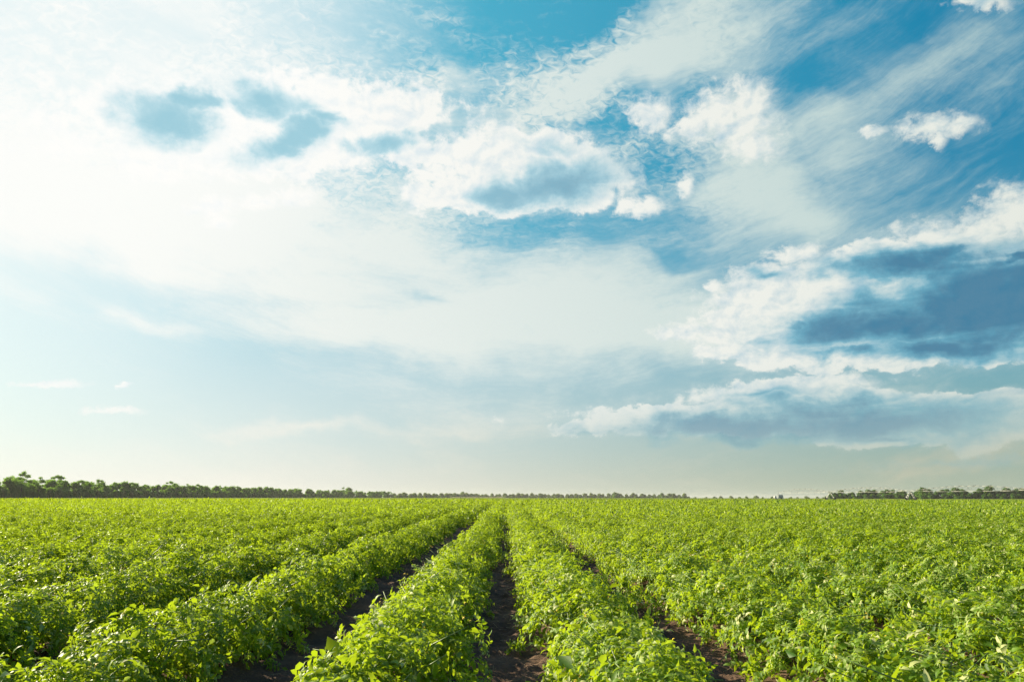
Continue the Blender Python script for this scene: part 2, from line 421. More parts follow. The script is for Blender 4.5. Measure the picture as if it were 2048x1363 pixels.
def empty(name, loc=(0, 0, 0)):
    o = bpy.data.objects.new(name, None)
    o.empty_display_size = 0.3
    C.objects.link(o)
    o.location = loc
    return o


def fast_mesh(name, V, F, material, tint=None):
    """V (n,3); F list of (k, m) integer arrays (m corners per face)"""
    me = bpy.data.meshes.new(name)
    F = [np.asarray(f, dtype=np.int32) for f in F if len(f)]
    nl = sum(f.size for f in F)
    npoly = sum(len(f) for f in F)
    me.vertices.add(len(V))
    me.vertices.foreach_set('co', np.asarray(V, dtype=np.float32).ravel())
    me.loops.add(nl)
    me.loops.foreach_set('vertex_index', np.concatenate([f.ravel() for f in F]))
    me.polygons.add(npoly)
    tot = np.concatenate([np.full(len(f), f.shape[1], dtype=np.int32) for f in F])
    start = np.concatenate([[0], np.cumsum(tot)[:-1]]).astype(np.int32)
    me.polygons.foreach_set('loop_start', start)
    me.polygons.foreach_set('loop_total', tot)
    if tint is not None:
        a = me.attributes.new('tint', 'FLOAT', 'POINT')
        a.data.foreach_set('value', np.asarray(tint, dtype=np.float32))
    me.update(calc_edges=True)
    me.materials.append(material)
    return me


def link(name, me, parent=None, loc=None):
    o = bpy.data.objects.new(name, me)
    C.objects.link(o)
    if parent is not None:
        o.parent = parent
    if loc is not None:
        o.location = loc
    return o


def norm(a):
    return a / np.maximum(np.linalg.norm(a, axis=-1, keepdims=True), 1e-9)


def tubes(P0, P1, r0, r1, sides=4):
    """arrays of tapered tubes between points"""
    P0, P1 = np.asarray(P0, float), np.asarray(P1, float)
    r0, r1 = np.broadcast_to(r0, len(P0)), np.broadcast_to(r1, len(P0))
    d = norm(P1 - P0)
    ref = np.where(np.abs(d[:, 2:3]) > 0.9, np.array([[1.0, 0, 0]]), np.array([[0, 0, 1.0]]))
    a = norm(np.cross(d, ref))
    b = np.cross(d, a)
    k = np.arange(sides) * 2 * np.pi / sides
    ring = a[:, None] * np.cos(k)[None, :, None] + b[:, None] * np.sin(k)[None, :, None]
    V = np.concatenate([P0[:, None] + ring * r0[:, None, None], P1[:, None] + ring * r1[:, None, None]], axis=1)
    i = np.arange(sides)
    f = np.stack([i, (i + 1) % sides, sides + (i + 1) % sides, sides + i], 1)
    F = (f[None] + (np.arange(len(P0)) * 2 * sides)[:, None, None]).reshape(-1, 4)
    cap = (np.arange(sides) + sides)[None] + (np.arange(len(P0)) * 2 * sides)[:, None]
    cap0 = (np.arange(sides)[::-1])[None] + (np.arange(len(P0)) * 2 * sides)[:, None]
    return V.reshape(-1, 3), F, np.concatenate([cap, cap0])

# ------------------------------------------------------------------ ground: one sheet to the horizon, ridged and cloddy near the camera
rng = np.random.default_rng(7)
PITCH = 1.34                                             # row spacing; a bare furrow runs under the camera at x = 0


def vnoise(x, y, seed, scale):
    """smooth value noise"""
    x, y = np.asarray(x) / scale, np.asarray(y) / scale
    r = np.random.default_rng(seed).random((256, 256))
    xi, yi = np.floor(x).astype(int), np.floor(y).astype(int)
    fx, fy = x - xi, y - yi
    fx, fy = fx * fx * (3 - 2 * fx), fy * fy * (3 - 2 * fy)
    g_ = lambda a, b: r[a & 255, b & 255]
    return (g_(xi, yi) * (1 - fx) + g_(xi + 1, yi) * fx) * (1 - fy) + (g_(xi, yi + 1) * (1 - fx) + g_(xi + 1, yi + 1) * fx) * fy


def steps(fine_end, fine, grow, end):
    v, s = [0.0], fine
    while v[-1] < end:
        if v[-1] > fine_end:
            s *= grow
        v.append(v[-1] + s)
    return np.array(v)


xs = steps(7.5, 0.03, 1.09, 5000)
xs = np.concatenate([-xs[:0:-1], xs])
ysf = steps(16, 0.04, 1.07, 6000)
ysb = steps(0.5, 0.3, 1.3, 3000)
ys = np.concatenate([-ysb[:0:-1], ysf])
X, Y = np.meshgrid(xs, ys)
ridge = 0.05 * (1 - np.cos(2 * np.pi * X / PITCH))
near = np.clip(1 - (np.hypot(X, Y) - 20) / 60, 0, 1)
Z = ridge * near
clod = (vnoise(X, Y, 1, 0.16) - .5) * 0.05 + (vnoise(X, Y, 2, 0.075) - .5) * 0.040 + (vnoise(X, Y, 3, 0.4) - .5) * 0.05
lump = np.clip(vnoise(X, Y, 5, 0.09) - .72, 0, 1) * 0.13
Z = Z + (clod + lump) * np.clip(1 - (np.hypot(X, Y) - 16) / 10, 0, 1)
nx, ny = len(xs), len(ys)
idx = np.arange(nx * ny).reshape(ny, nx)
F = np.stack([idx[:-1, :-1], idx[:-1, 1:], idx[1:, 1:], idx[1:, :-1]], -1).reshape(-1, 4)
gme = fast_mesh('ground', np.stack([X, Y, Z], -1).reshape(-1, 3), [F], M['soil'])
gme.polygons.foreach_set('use_smooth', np.ones(len(gme.polygons), dtype=bool))
tag(link('ground', gme), kind='structure')

# straw and root scraps lying in the furrows
n = 1500
k = rng.integers(-3, 3, n)
sx = k * PITCH + rng.normal(0, 0.13, n)
sy = rng.uniform(2.5, 15, n)
a = rng.uniform(0, np.pi, n)
L = rng.uniform(0.008, 0.055, n)
hz = 0.02 + rng.uniform(0.0, 0.03, n)
dv = np.stack([np.cos(a) * L, np.sin(a) * L, rng.uniform(-.3, .3, n) * L], -1)
P = np.stack([sx, sy, hz], -1)
V, Fq, Fc = tubes(P - dv, P + dv, 0.0012, 0.0008, 3)
tag(link('straw_scraps', fast_mesh('straw_scraps', V, [Fq, Fc], M['straw'])), 'pale straw and root scraps scattered on the dark soil of the furrows', 'straw', kind='stuff')


# ------------------------------------------------------------------ crop leaves
def leaflet_fine():
    v = np.array([[0, 0, 0], [0, .34, .05], [0, .70, .02], [0, 1.0, -.18],
                  [-.22, .28, .12], [-.15, .64, .08], [.22, .28, .12], [.15, .64, .08]])
    q = np.array([[1, 2, 5, 4], [2, 1, 6, 7]])
    t3 = np.array([[0, 1, 4], [2, 3, 5], [1, 0, 6], [3, 2, 7]])
    return v, q, t3


def leaflet_coarse():
    v = np.array([[0, 0, 0], [-.22, .42, .12], [0, 1.0, -.10], [.22, .42, .12]])
    return v, np.zeros((0, 4), int), np.array([[0, 2, 1], [0, 3, 2]])


def compound(seed, fine, nl, scale):
    """one leaf: arched rachis with nl leaflets; returns verts, quads, tris, tint offset"""
    r = np.random.default_rng(seed)
    bv, bq, bt = leaflet_fine() if fine else leaflet_coarse()
    Vs, Qs, Ts, Tn = [], [], [], []
    off = 0
    span = 0.20 * scale
    pos = [(1.0, 0)]
    pairs = (nl - 1) // 2
    for i in range(pairs):
        tt = 0.28 + 0.58 * (i + 0.5) / pairs
        pos += [(tt, -1), (tt, 1)]
    for tt, side in pos:
        base = np.array([0, span * tt, 0.055 * scale * math.sin(tt * 2.4) - 0.03 * scale * tt * tt])
        ln = (0.085 if side == 0 else 0.068) * scale * r.uniform(.8, 1.2)
        yaw = -side * rad(r.uniform(48, 80)) + rad(r.uniform(-12, 12))
        pitch = rad(r.uniform(-38, 18))
        roll = rad(r.uniform(-35, 35))
        R = np.array(Euler((pitch, roll, 0)).to_matrix())
        Rz = np.array(Euler((0, 0, yaw)).to_matrix())
        w = bv.copy()
        w[:, 0] *= r.uniform(.9, 1.25)
        w = (w * ln) @ R.T @ Rz.T + base
        Vs.append(w)
        Qs.append(bq + off)
        Ts.append(bt + off)
        Tn.append(np.full(len(bv), r.uniform(-.1, .1)))
        off += len(bv)
    if fine:                                             # thin rachis
        a0, b0, c0, d0 = np.array([-.0016, 0, 0]), np.array([.0016, 0, 0]), np.array([.0012, span * .55, .05 * scale]), np.array([-.0012, span * .55, .05 * scale])
        e0, f0 = np.array([.001, span, .02 * scale]), np.array([-.001, span, .02 * scale])
        Vs.append(np.array([a0, b0, c0, d0, e0, f0]))
        Qs.append(np.array([[0, 1, 2, 3], [3, 2, 4, 5]]) + off)
        Tn.append(np.full(6, .25))
    return np.concatenate(Vs), np.concatenate(Qs), np.concatenate(Ts), np.concatenate(Tn)


NT = 8
LOD = {
    'fine': [compound(100 + i, True, 7, 1.0) for i in range(NT)],
    'mid': [compound(200 + i, False, 7, 1.0) for i in range(NT)],
    'far': [compound(300 + i, False, 5, 1.7) for i in range(NT)],
    'vfar': [compound(400 + i, False, 5, 3.0) for i in range(NT)],
}


class Acc:
    def __init__(s):
        s.V, s.Q, s.T, s.A, s.n = [], [], [], [], 0

    def add(s, tpls, P, fwd, up, scale, tint, r):
        """place templates at P with y axis fwd and z axis close to up"""
        f = norm(fwd)
        side = norm(np.cross(f, up))
        u = np.cross(side, f)
        Rm = np.stack([side, f, u], -1)                   # columns
        which = r.integers(0, len(tpls), len(P))
        for i, (v, q, t3, tn) in enumerate(tpls):
            s_ = which == i
            k = int(s_.sum())
            if not k:
                continue
            W_ = np.einsum('nij,vj->nvi', Rm[s_], v) * scale[s_][:, None, None] + P[s_][:, None]
            o = (np.arange(k) * len(v))[:, None, None] + s.n
            s.V.append(W_.reshape(-1, 3).astype(np.float32))
            if len(q):
                s.Q.append((q[None] + o).reshape(-1, 4).astype(np.int32))
            s.T.append((t3[None] + o).reshape(-1, 3).astype(np.int32))
            s.A.append((tint[s_][:, None] + tn[None]).ravel().astype(np.float32))
            s.n += k * len(v)

    def mesh(s, name, m):
        F_ = []
        if s.Q:
            F_.append(np.concatenate(s.Q))
        if s.T:
            F_.append(np.concatenate(s.T))
        return fast_mesh(name, np.concatenate(s.V), F_, m, np.concatenate(s.A))


def plants_along(row, y0, y1, r):
    """plant centres of one row: x, y, radius across, height"""
    sp = 0.33
    y = np.arange(y0, y1, sp)
    y = y + r.normal(0, 0.05, len(y))
    xc = (row + 0.5) * PITCH + {-1: 0.06, 0: -0.06}.get(row, 0.0)
    big = vnoise(np.full(len(y), row * 37.7), y, 11, 1.5)
    small = vnoise(np.full(len(y), row * 11.3), y, 12, 0.7)
    wr = 0.33 + 0.08 * big + 0.09 * small + r.normal(0, 0.03, len(y))
    h = 0.29 + 0.10 * big + 0.09 * small + r.normal(0, 0.025, len(y))
    h = h * np.clip(0.84 + (y - 2.4) * 0.10, 0.8, 1.0)
    wr *= 1.36 if row > 0 else (1.12 if row == 0 else (1.04 if row == -1 else 0.97))
    h = h * (1.15 if row < -1 else 1.0)
    if row < -1:
        wr = wr * np.clip(1.0 - (y - 7) * 0.02, 0.80, 1.0)
    x = xc + r.normal(0, 0.05, len(y)) + (vnoise(np.full(len(y), row * 5.1), y, 13, 2.6) - .5) * 0.14
    return x, y, wr, h


def leaves_for(acc, tpls, x, y, wr, h, per, r, shell=0.55, scl=1.0, sprig=0.07):
    n = len(x)
    k = 5 if per > 20 else 3                              # leaves to a tuft
    nt = max(1, int(round(per / k)))
    tr = np.repeat(np.arange(n), nt)
    T = len(tr)
    ta = r.uniform(0, 2 * np.pi, T)
    tc_ = r.uniform(0.0, 1.0, T) ** 0.9                  # height on the dome
    ts = np.sqrt(1 - tc_ * tc_)
    td = np.stack([np.cos(ta) * ts, np.sin(ta) * ts, tc_], -1)
    trr = shell + (1.02 - shell) * r.random(T) ** 0.55
    tsp = (r.random(T) < sprig) & (tc_ > .35)                            # shoots that stick out of the dome
    trr = np.where(tsp, r.uniform(1.02, 1.18, T), trr)
    TP = np.stack([x[tr] + td[:, 0] * (1.12 - 0.40 * tc_) * wr[tr] * trr, y[tr] + td[:, 1] * 0.30 * trr, 0.05 + td[:, 2] * h[tr] * trr], -1)
    tt = r.random(T)
    rep = np.repeat(np.arange(T), k)
    N = len(rep)
    d, ct, rr, sp = td[rep], tc_[rep], trr[rep], tsp[rep]
    P = TP[rep] + r.normal(0, 0.022, (N, 3)) * scl
    ring = r.normal(0, 1, (N, 3))
    ring -= (ring * d).sum(-1, keepdims=True) * d
    fwd = norm(ring) * 0.95 + d * np.array([1, 1, .5]) * 0.55 + r.normal(0, .2, (N, 3))
    fwd[:, 2] -= 0.12
    up = d * 1.15 + np.array([-0.10, 0.05, 0.35]) + r.normal(0, 0.36, (N, 3))
    tint = 0.12 + 0.22 * r.random(N) + 0.22 * tt[rep] + 0.22 * np.clip(rr * ct, 0, 1.2) * r.random(N) + 0.25 * (vnoise(P[:, 0], P[:, 1], 21, 0.9) - .5)
    tint = np.clip(tint, 0, .60)
    tint = np.where(r.random(N) < 0.22, r.uniform(.62, 1.0, N), tint)
    P = P - norm(fwd) * 0.05 * scl
    up = d * 1.25 + np.array([-0.12, 0.05, 0.30]) + r.normal(0, 0.52, (N, 3))
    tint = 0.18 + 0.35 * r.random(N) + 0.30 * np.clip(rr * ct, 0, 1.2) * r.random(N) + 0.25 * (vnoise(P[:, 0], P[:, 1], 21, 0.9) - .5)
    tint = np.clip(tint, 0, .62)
    tint = np.where(r.random(N) < 0.13, r.uniform(.66, 1.0, N), tint)  # random share of leaves tinted cream as painted sun highlights
    P[:, 2] = np.maximum(P[:, 2], 0.05)
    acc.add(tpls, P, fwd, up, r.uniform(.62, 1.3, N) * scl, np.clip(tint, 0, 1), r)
    # large dark leaves added inside the mound to block light leaking through
    ki = 16 if per > 60 else (9 if per > 20 else 5)
    ri = np.repeat(np.arange(n), ki)
    Ni = len(ri)
    di = norm(r.normal(0, 1, (Ni, 3)))
    di[:, 2] = np.abs(di[:, 2])
    qi = r.uniform(.15, .72, Ni)
    Pi = np.stack([x[ri] + di[:, 0] * .85 * wr[ri] * qi, y[ri] + di[:, 1] * .28 * qi, 0.06 + di[:, 2] * h[ri] * qi * .95], -1)
    fi = r.normal(0, 1, (Ni, 3)) * np.array([.5, 1, .3])
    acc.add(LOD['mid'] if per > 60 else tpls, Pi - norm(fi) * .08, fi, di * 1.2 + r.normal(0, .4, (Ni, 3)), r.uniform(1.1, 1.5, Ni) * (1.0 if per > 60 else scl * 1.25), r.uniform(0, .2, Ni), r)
    return P, sp


def y_enter(row):
    xc = (row + 0.5) * PITCH
    m_ = 3.2 if xc < 0 else 2.4
    return max(2.4, (abs(xc) - m_) / 0.78)


BANDS = [('fine', 2.4, 9.5, 215, 0.55), ('mid', 9.5, 27.0, 160, 0.60), ('far', 27.0, 62.0, 44, 0.70), ('vfar', 62.0, 125.0, 15, 0.66)]


def fill_row(acc, row, r):
    ye = y_enter(row)
    for name, a, b, per, sc_ in BANDS:
        a2 = max(a, ye)
        if a2 >= b:
            continue
        x, y, wr, h = plants_along(row, a2, b, r)
        if not len(x):
            continue
        if per < 20:
            keep = r.random(len(x)) < per / 18.0
            x, y, wr, h = x[keep], y[keep], wr[keep], h[keep]
            per = 18
        leaves_for(acc, LOD[name], x, y, wr, h, int(per), r, 0.55 if name in ('fine', 'mid') else 0.75, sc_)


def stems_for(row, r):
    ye = y_enter(row)
    if ye > 11:
        return None, None
    x, y, wr, h = plants_along(row, ye, 12.0, r)
    per = 5
    rep = np.repeat(np.arange(len(x)), per)
    N = len(rep)
    a_ = r.uniform(0, 2 * np.pi, N)
    reach = r.uniform(.6, 1.0, N)
    B0 = np.stack([x[rep] + r.normal(0, .04, N), y[rep] + r.normal(0, .04, N), np.full(N, 0.06)], -1)
    E1 = np.stack([x[rep] + np.cos(a_) * wr[rep] * .5 * reach, y[rep] + np.sin(a_) * .2 * reach, h[rep] * r.uniform(.6, .9, N)], -1)
    E2 = np.stack([x[rep] + np.cos(a_) * wr[rep] * 1.03 * reach, y[rep] + np.sin(a_) * .42 * reach, h[rep] * r.uniform(.75, 1.12, N)], -1)
    V1, Q1, C1 = tubes(B0, E1, 0.0055, 0.004, 4)
    V2, Q2, C2 = tubes(E1, E2, 0.004, 0.002, 4)
    st = fast_mesh('stems', np.concatenate([V1, V2]), [np.concatenate([Q1, Q2 + len(V1), C1, C2 + len(V1)])], M['stem'])
    nb = max(1, int(N * 0.22))
    pick = r.choice(N, nb, replace=False)
    bv, bt = [], []
    o = 0
    for p in E2[pick]:
        for j in range(int(r.integers(2, 5))):
            c0 = p + r.normal(0, .018, 3) + np.array([0, 0, .045])
            tilt = norm(r.normal(0, .6, 3) + np.array([0, 0, 1.0]))
            s1 = norm(np.cross(tilt, [1, 0, 0.1]))
            s2 = np.cross(tilt, s1)
            ring = []
            for q in range(10):
                an = q * math.pi / 5
                rr = (0.012 if q % 2 == 0 else 0.0035)
                ring.append(c0 + (s1 * math.cos(an) + s2 * math.sin(an)) * rr - tilt * (0.004 if q % 2 == 0 else 0))
            bv += [c0 + tilt * .004] + ring
            bt += [[o, o + 1 + q, o + 1 + (q + 1) % 10] for q in range(10)]
            o += 11
    bl = fast_mesh('blossoms', np.array(bv), [np.array(bt)], M['blossom'])
    return st, bl


ORD = ['', 'first', 'second', 'third', 'fourth', 'fifth', 'sixth', 'seventh', 'eighth', 'ninth', 'tenth']
ROWS_L, ROWS_R = 9, 3
for row in range(-ROWS_L, ROWS_R):
    r = np.random.default_rng(1000 + row)
    nth = -row if row < 0 else row + 1
    side_ = 'tree belt' if row < 0 else 'irrigation boom'
    if nth == 1:
        lab = 'leafy green crop row bordering the open central soil furrow on the %s side' % side_
    else:
        lab = '%s leafy crop row from the open central furrow, counting towards the %s' % (ORD[nth], side_)
    root = tag(empty('crop_row', ((row + 0.5) * PITCH, y_enter(row), 0)), lab, 'crop row', 'leafy crop rows planted along the field')
    acc = Acc()
    fill_row(acc, row, r)
    inv = (-(row + 0.5) * PITCH, -y_enter(row), 0)
    link('foliage', acc.mesh('foliage', M['leaf']), root, inv)
    st, bl = stems_for(row, r)
    if st:
        link('stems', st, root, inv)
        link('blossoms', bl, root, inv)

# the closed canopy beyond the rows that can be told apart
r = np.random.default_rng(55)
acc = Acc()
for row in list(range(-70, -ROWS_L)) + list(range(ROWS_R, 70)):
    fill_row(acc, row, r)
tag(link('crop_foliage', acc.mesh('crop_foliage', M['leaf'])), 'dense bright green crop canopy filling the rest of the flat field', 'crop foliage', kind='stuff')

# far part of the field: patches of canopy repeated by geometry nodes on one stuff object
def far_patch(name, px_, py_, leaf_scale, count, seed, h0, spots):
    r = np.random.default_rng(seed)
    acc = Acc()
    nrow = int(round(px_ / PITCH))
    row_ = r.integers(0, nrow, count)
    u = r.uniform(-1, 1, count)
    P = np.stack([(row_ + .5) * PITCH + u * 0.62 - px_ / 2, r.uniform(-py_ / 2, py_ / 2, count), h0 * np.sqrt(np.clip(1.02 - u * u, 0, 1)) * r.uniform(.8, 1.15, count)], -1)
    fwd = r.normal(0, 1, (count, 3)) * np.array([1, 1, .3])
    up = np.array([0, 0, 1.0]) + np.stack([u * .6, 0 * u, 0 * u], -1) + r.normal(0, .4, (count, 3))
    tint = np.clip(.22 + .62 * r.random(count), 0, 1)
    acc.add([compound(seed + i, False, 5, leaf_scale) for i in range(4)], P, fwd, up, r.uniform(.8, 1.2, count), tint, r)
    for v_ in acc.V:                                      # keep the big far leaves at the height of the crop
        v_[:, 2] = 0.56 * (1 - np.exp(-np.maximum(v_[:, 2], 0) / 0.40))
    o = link(name, acc.mesh(name, M['leaf']))
    ng = bpy.data.node_groups.new(name + '_copies', 'GeometryNodeTree')
    ng.interface.new_socket('Geometry', in_out='INPUT', socket_type='NodeSocketGeometry')
    ng.interface.new_socket('Geometry', in_out='OUTPUT', socket_type='NodeSocketGeometry')
    gi = ng.nodes.new('NodeGroupInput')
    go = ng.nodes.new('NodeGroupOutput')
    pm = bpy.data.meshes.new(name + '_spots')
    N_ = ng.nodes
    # the spots: a grid of points thinned to the ring and wedge that the far field covers
    dx_, dy_ = px_, py_
    y0, y1, xl, xr = spots
    ncol, nrw = int((xr - xl) / dx_), int((y1 - y0) / dy_)
    grid = N_.new('GeometryNodeMeshGrid')
    grid.inputs['Size X'].default_value = (ncol - 1) * dx_
    grid.inputs['Size Y'].default_value = (nrw - 1) * dy_
    grid.inputs['Vertices X'].default_value = ncol
    grid.inputs['Vertices Y'].default_value = nrw
    sp_ = N_.new('GeometryNodeSetPosition')
    sp_.inputs['Offset'].default_value = (round((xl + xr) / 2 / PITCH) * PITCH, (y0 + y1) / 2, 0)
    ng.links.new(grid.outputs[0], sp_.inputs['Geometry'])
    pos = N_.new('GeometryNodeInputPosition')
    sx = N_.new('ShaderNodeSeparateXYZ')
    ng.links.new(pos.outputs[0], sx.inputs[0])

    def mm(op, a, b):
        q = N_.new('ShaderNodeMath')
        q.operation = op
        for i, v in enumerate((a, b)):
            if isinstance(v, (int, float)):
                q.inputs[i].default_value = v
            else:
                ng.links.new(v, q.inputs[i])
        return q.outputs[0]
    lim = mm('ADD', mm('MULTIPLY', sx.outputs[1], 0.80), 8.0)
    sel = mm('GREATER_THAN', mm('ABSOLUTE', sx.outputs[0], 0.0), lim)
    de = N_.new('GeometryNodeDeleteGeometry')
    de.domain = 'POINT'
    ng.links.new(sp_.outputs[0], de.inputs['Geometry'])
    ng.links.new(sel, de.inputs['Selection'])
    ip = N_.new('GeometryNodeInstanceOnPoints')
    ng.links.new(de.outputs[0], ip.inputs['Points'])
    ng.links.new(gi.outputs[0], ip.inputs['Instance'])
    rv = N_.new('FunctionNodeRandomValue')
    rv.data_type = 'INT'
    rv.inputs['Min'].default_value = 0
    rv.inputs['Max'].default_value = 1
    rot = N_.new('ShaderNodeCombineXYZ')
    ri = [s for s in rv.outputs if s.type == 'INT'][0]
    for s in rv.inputs:
        if s.type == 'INT' and s.name == 'Min':
            s.default_value = 0
        if s.type == 'INT' and s.name == 'Max':
            s.default_value = 1
    ng.links.new(mm('MULTIPLY', ri, math.pi), rot.inputs[2])
    ng.links.new(rot.outputs[0], ip.inputs['Rotation'])
    ng.links.new(ip.outputs[0], go.inputs[0])
    md = o.modifiers.new('copies', 'NODES')
    md.node_group = ng
    bpy.data.meshes.remove(pm)
    return o


o1 = far_patch('far_crop_foliage', PITCH * 4, 7.0, 4.5, 150, 900, 0.52, (128.5, 270, -215, 225))
tag(o1, 'band of distant green crop where the rows merge below the tree belts', 'crop foliage', kind='stuff')
o2 = far_patch('distant_crop_foliage', PITCH * 12, 20.0, 9.0, 330, 950, 0.50, (270, 1300, -245, 560))
tag(o2, 'thin strip of farthest crop just under the horizon trees', 'crop foliage', kind='stuff')

# ------------------------------------------------------------------ trees: tapered trunk with limbs, crown of leaf clumps in uneven lobes
def tree_mesh(seed, H, Wd, style, leaf_m, nq, q):
    """style: 'dense' to the ground, 'airy' with an open crown on bare limbs, 'bush' low and broad"""
    r = np.random.default_rng(seed)
    base = {'dense': 0.04, 'airy': 0.42, 'bush': 0.0}[style]
    lobes = []
    nl = {'dense': 17, 'airy': 15, 'bush': 9}[style]
    for i in range(nl):
        t_ = r.uniform(base, 1.0)
        wid = Wd * .5 * (math.sin(min(1, max(0.06, (1.04 - t_) / (1.04 - base) * 0.95 + .05)) * math.pi * .62) if style != 'airy' else (0.5 + .5 * math.sin((t_ - base) / (1 - base) * math.pi * .85 + .3)))
        a = r.uniform(0, 2 * math.pi)
        rr = wid * r.uniform(.15, .95)
        sz = Wd * (r.uniform(.11, .20) if style == 'airy' else r.uniform(.16, .27))
        lobes.append((math.cos(a) * rr, math.sin(a) * rr, H * t_ * .95, sz, sz * (r.uniform(.35, .6) if style == 'airy' else r.uniform(.6, .95))))
    lobes.append((0, 0, H * .96, Wd * .13, Wd * .09))
    lb = np.array(lobes)
    pick = r.integers(0, len(lb), nq)
    d = norm(r.normal(0, 1, (nq, 3)))
    rad_ = r.random(nq) ** .45 * np.where(r.random(nq) < .12, 1.28, 1.0)
    P = lb[pick, :3] + d * np.stack([lb[pick, 3], lb[pick, 3], lb[pick, 4]], -1) * rad_[:, None]
    P[:, 2] = np.maximum(P[:, 2], .15)
    n_ = norm(d + r.normal(0, .7, (nq, 3)) + np.array([0, 0, .3]))
    s1 = norm(np.cross(n_, r.normal(0, 1, (nq, 3))))
    s2 = np.cross(n_, s1)
    sz = q * r.uniform(.6, 1.3, nq)[:, None]
    Vq = np.stack([P - s1 * sz, P - s2 * sz * .62, P + s1 * sz, P + s2 * sz * .62], 1).reshape(-1, 3)
    Fq = np.arange(nq * 4).reshape(-1, 4)
    lobe_t = r.uniform(-.22, .22, len(lb))
    tint = np.clip(.30 + lobe_t[pick] + r.uniform(-.2, .3, nq), 0, 1)
    crown = fast_mesh('crown', Vq, [Fq], leaf_m, np.repeat(tint, 4))
    P0, P1, r0, r1 = [], [], [], []
    th = H * (.5 if style != 'bush' else .3)
    lean = r.normal(0, .04 * H, 2)
    pts = [np.array([0, 0, -.3]), np.array([lean[0] * .3, lean[1] * .3, th * .5]), np.array([lean[0], lean[1], th]), np.array([lean[0] * 1.2, lean[1] * 1.2, H * .85])]
    rt = H * .013
    for i in range(3):
        P0.append(pts[i]); P1.append(pts[i + 1]); r0.append(rt * (1 - i * .3)); r1.append(rt * (1 - (i + 1) * .3))
    for i in range(len(lb)):
        if lb[i, 2] > H * .25:
            s0 = pts[1] + (pts[2] - pts[1]) * r.uniform(0, 1)
            mid = (s0 + lb[i, :3]) / 2 + np.array([0, 0, -.04 * H])
            P0 += [s0, mid]; P1 += [mid, lb[i, :3]]; r0 += [rt * .4, rt * .25]; r1 += [rt * .25, rt * .08]
    Vt, Ft, Fc = tubes(P0, P1, np.array(r0), np.array(r1), 5)
    trunk = fast_mesh('trunk', Vt, [Ft, Fc], M['bark'])
    return crown, trunk


VAR = {
    'dense': [tree_mesh(10 + i, 9.5, 9.5, 'dense', M['tree_leaf'], 5200, .40) for i in range(4)],
    'airy': [tree_mesh(30 + i, 12.5, 9.0, 'airy', M['tree_leaf'], 2400, .27) for i in range(5)],
    'bush': [tree_mesh(50 + i, 5.0, 8.0, 'bush', M['tree_leaf'], 3200, .36) for i in range(3)],
    'fresh': [tree_mesh(60 + i, 9.0, 10.5, 'dense', M['tree_leaf_fresh'], 3600, .48) for i in range(3)],
    'freshbush': [tree_mesh(65 + i, 5.0, 8.0, 'bush', M['tree_leaf_fresh'], 2400, .46) for i in range(2)],
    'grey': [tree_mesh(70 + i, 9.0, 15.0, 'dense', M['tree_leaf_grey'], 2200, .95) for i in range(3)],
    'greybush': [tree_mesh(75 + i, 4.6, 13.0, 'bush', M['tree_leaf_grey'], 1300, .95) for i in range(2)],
}
rt = random.Random(3)


def place_tree(kind, x, y, s, label, group=None, v=None, sz=None, cat='tree'):
    vs = VAR[kind]
    cr, tk = vs[rt.randrange(len(vs)) if v is None else v % len(vs)]
    root = tag(empty('shrub' if 'bush' in kind else 'tree', (x, y, 0)), label, cat, group)
    root.rotation_euler = (0, 0, rt.uniform(0, 6.28))
    root.scale = (s, s, s * (sz or 1.0))
    link('crown', cr, root)
    link('trunk', tk, root)
    return root


def along(path, step, jitter=.25):
    out = []
    d = step * .5
    for (x0, y0, s0), (x1, y1, s1) in zip(path, path[1:]):
        L = math.hypot(x1 - x0, y1 - y0)
        while d < L:
            f = d / L
            out.append((x0 + (x1 - x0) * f + rt.gauss(0, jitter * step * .5), y0 + (y1 - y0) * f + rt.gauss(0, jitter * step), s0 + (s1 - s0) * f))
            d += step * ((1 + (y0 + (y1 - y0) * f - 300) / 700) if y0 < 1200 else 1)
        d -= L
    return out


GB = 'trees of the long dark belt on the left'
LB_D = 'dark round topped tree standing in the long belt beyond the left field edge'
LB_A = 'tree with open feathery crown rising above the left tree belt'
LB_S = 'low dark bush filling the foot of the left tree belt'
belt = [(-300, 270, 1.0), (-262, 345, 1.0), (-252, 520, 1.0), (-240, 760, 1.0), (-205, 960, .95), (-176, 1090, .9)]
for x, y, s in along(belt, 4.2):
    place_tree('dense', x - rt.uniform(3, 9), y, s * rt.uniform(.86, 1.10), LB_D, GB)
for x, y, s in along(belt, 5.0):
    place_tree('bush', x + 1.5, y - 1, s * rt.uniform(.75, 1.05), LB_S, 'bushes at the foot of the left belt', cat='shrub')
for x, y, s in along(belt, 17, .4):
    place_tree('airy', x - 5, y, s * rt.uniform(.78, .92), LB_A, 'open crowned trees of the left belt')
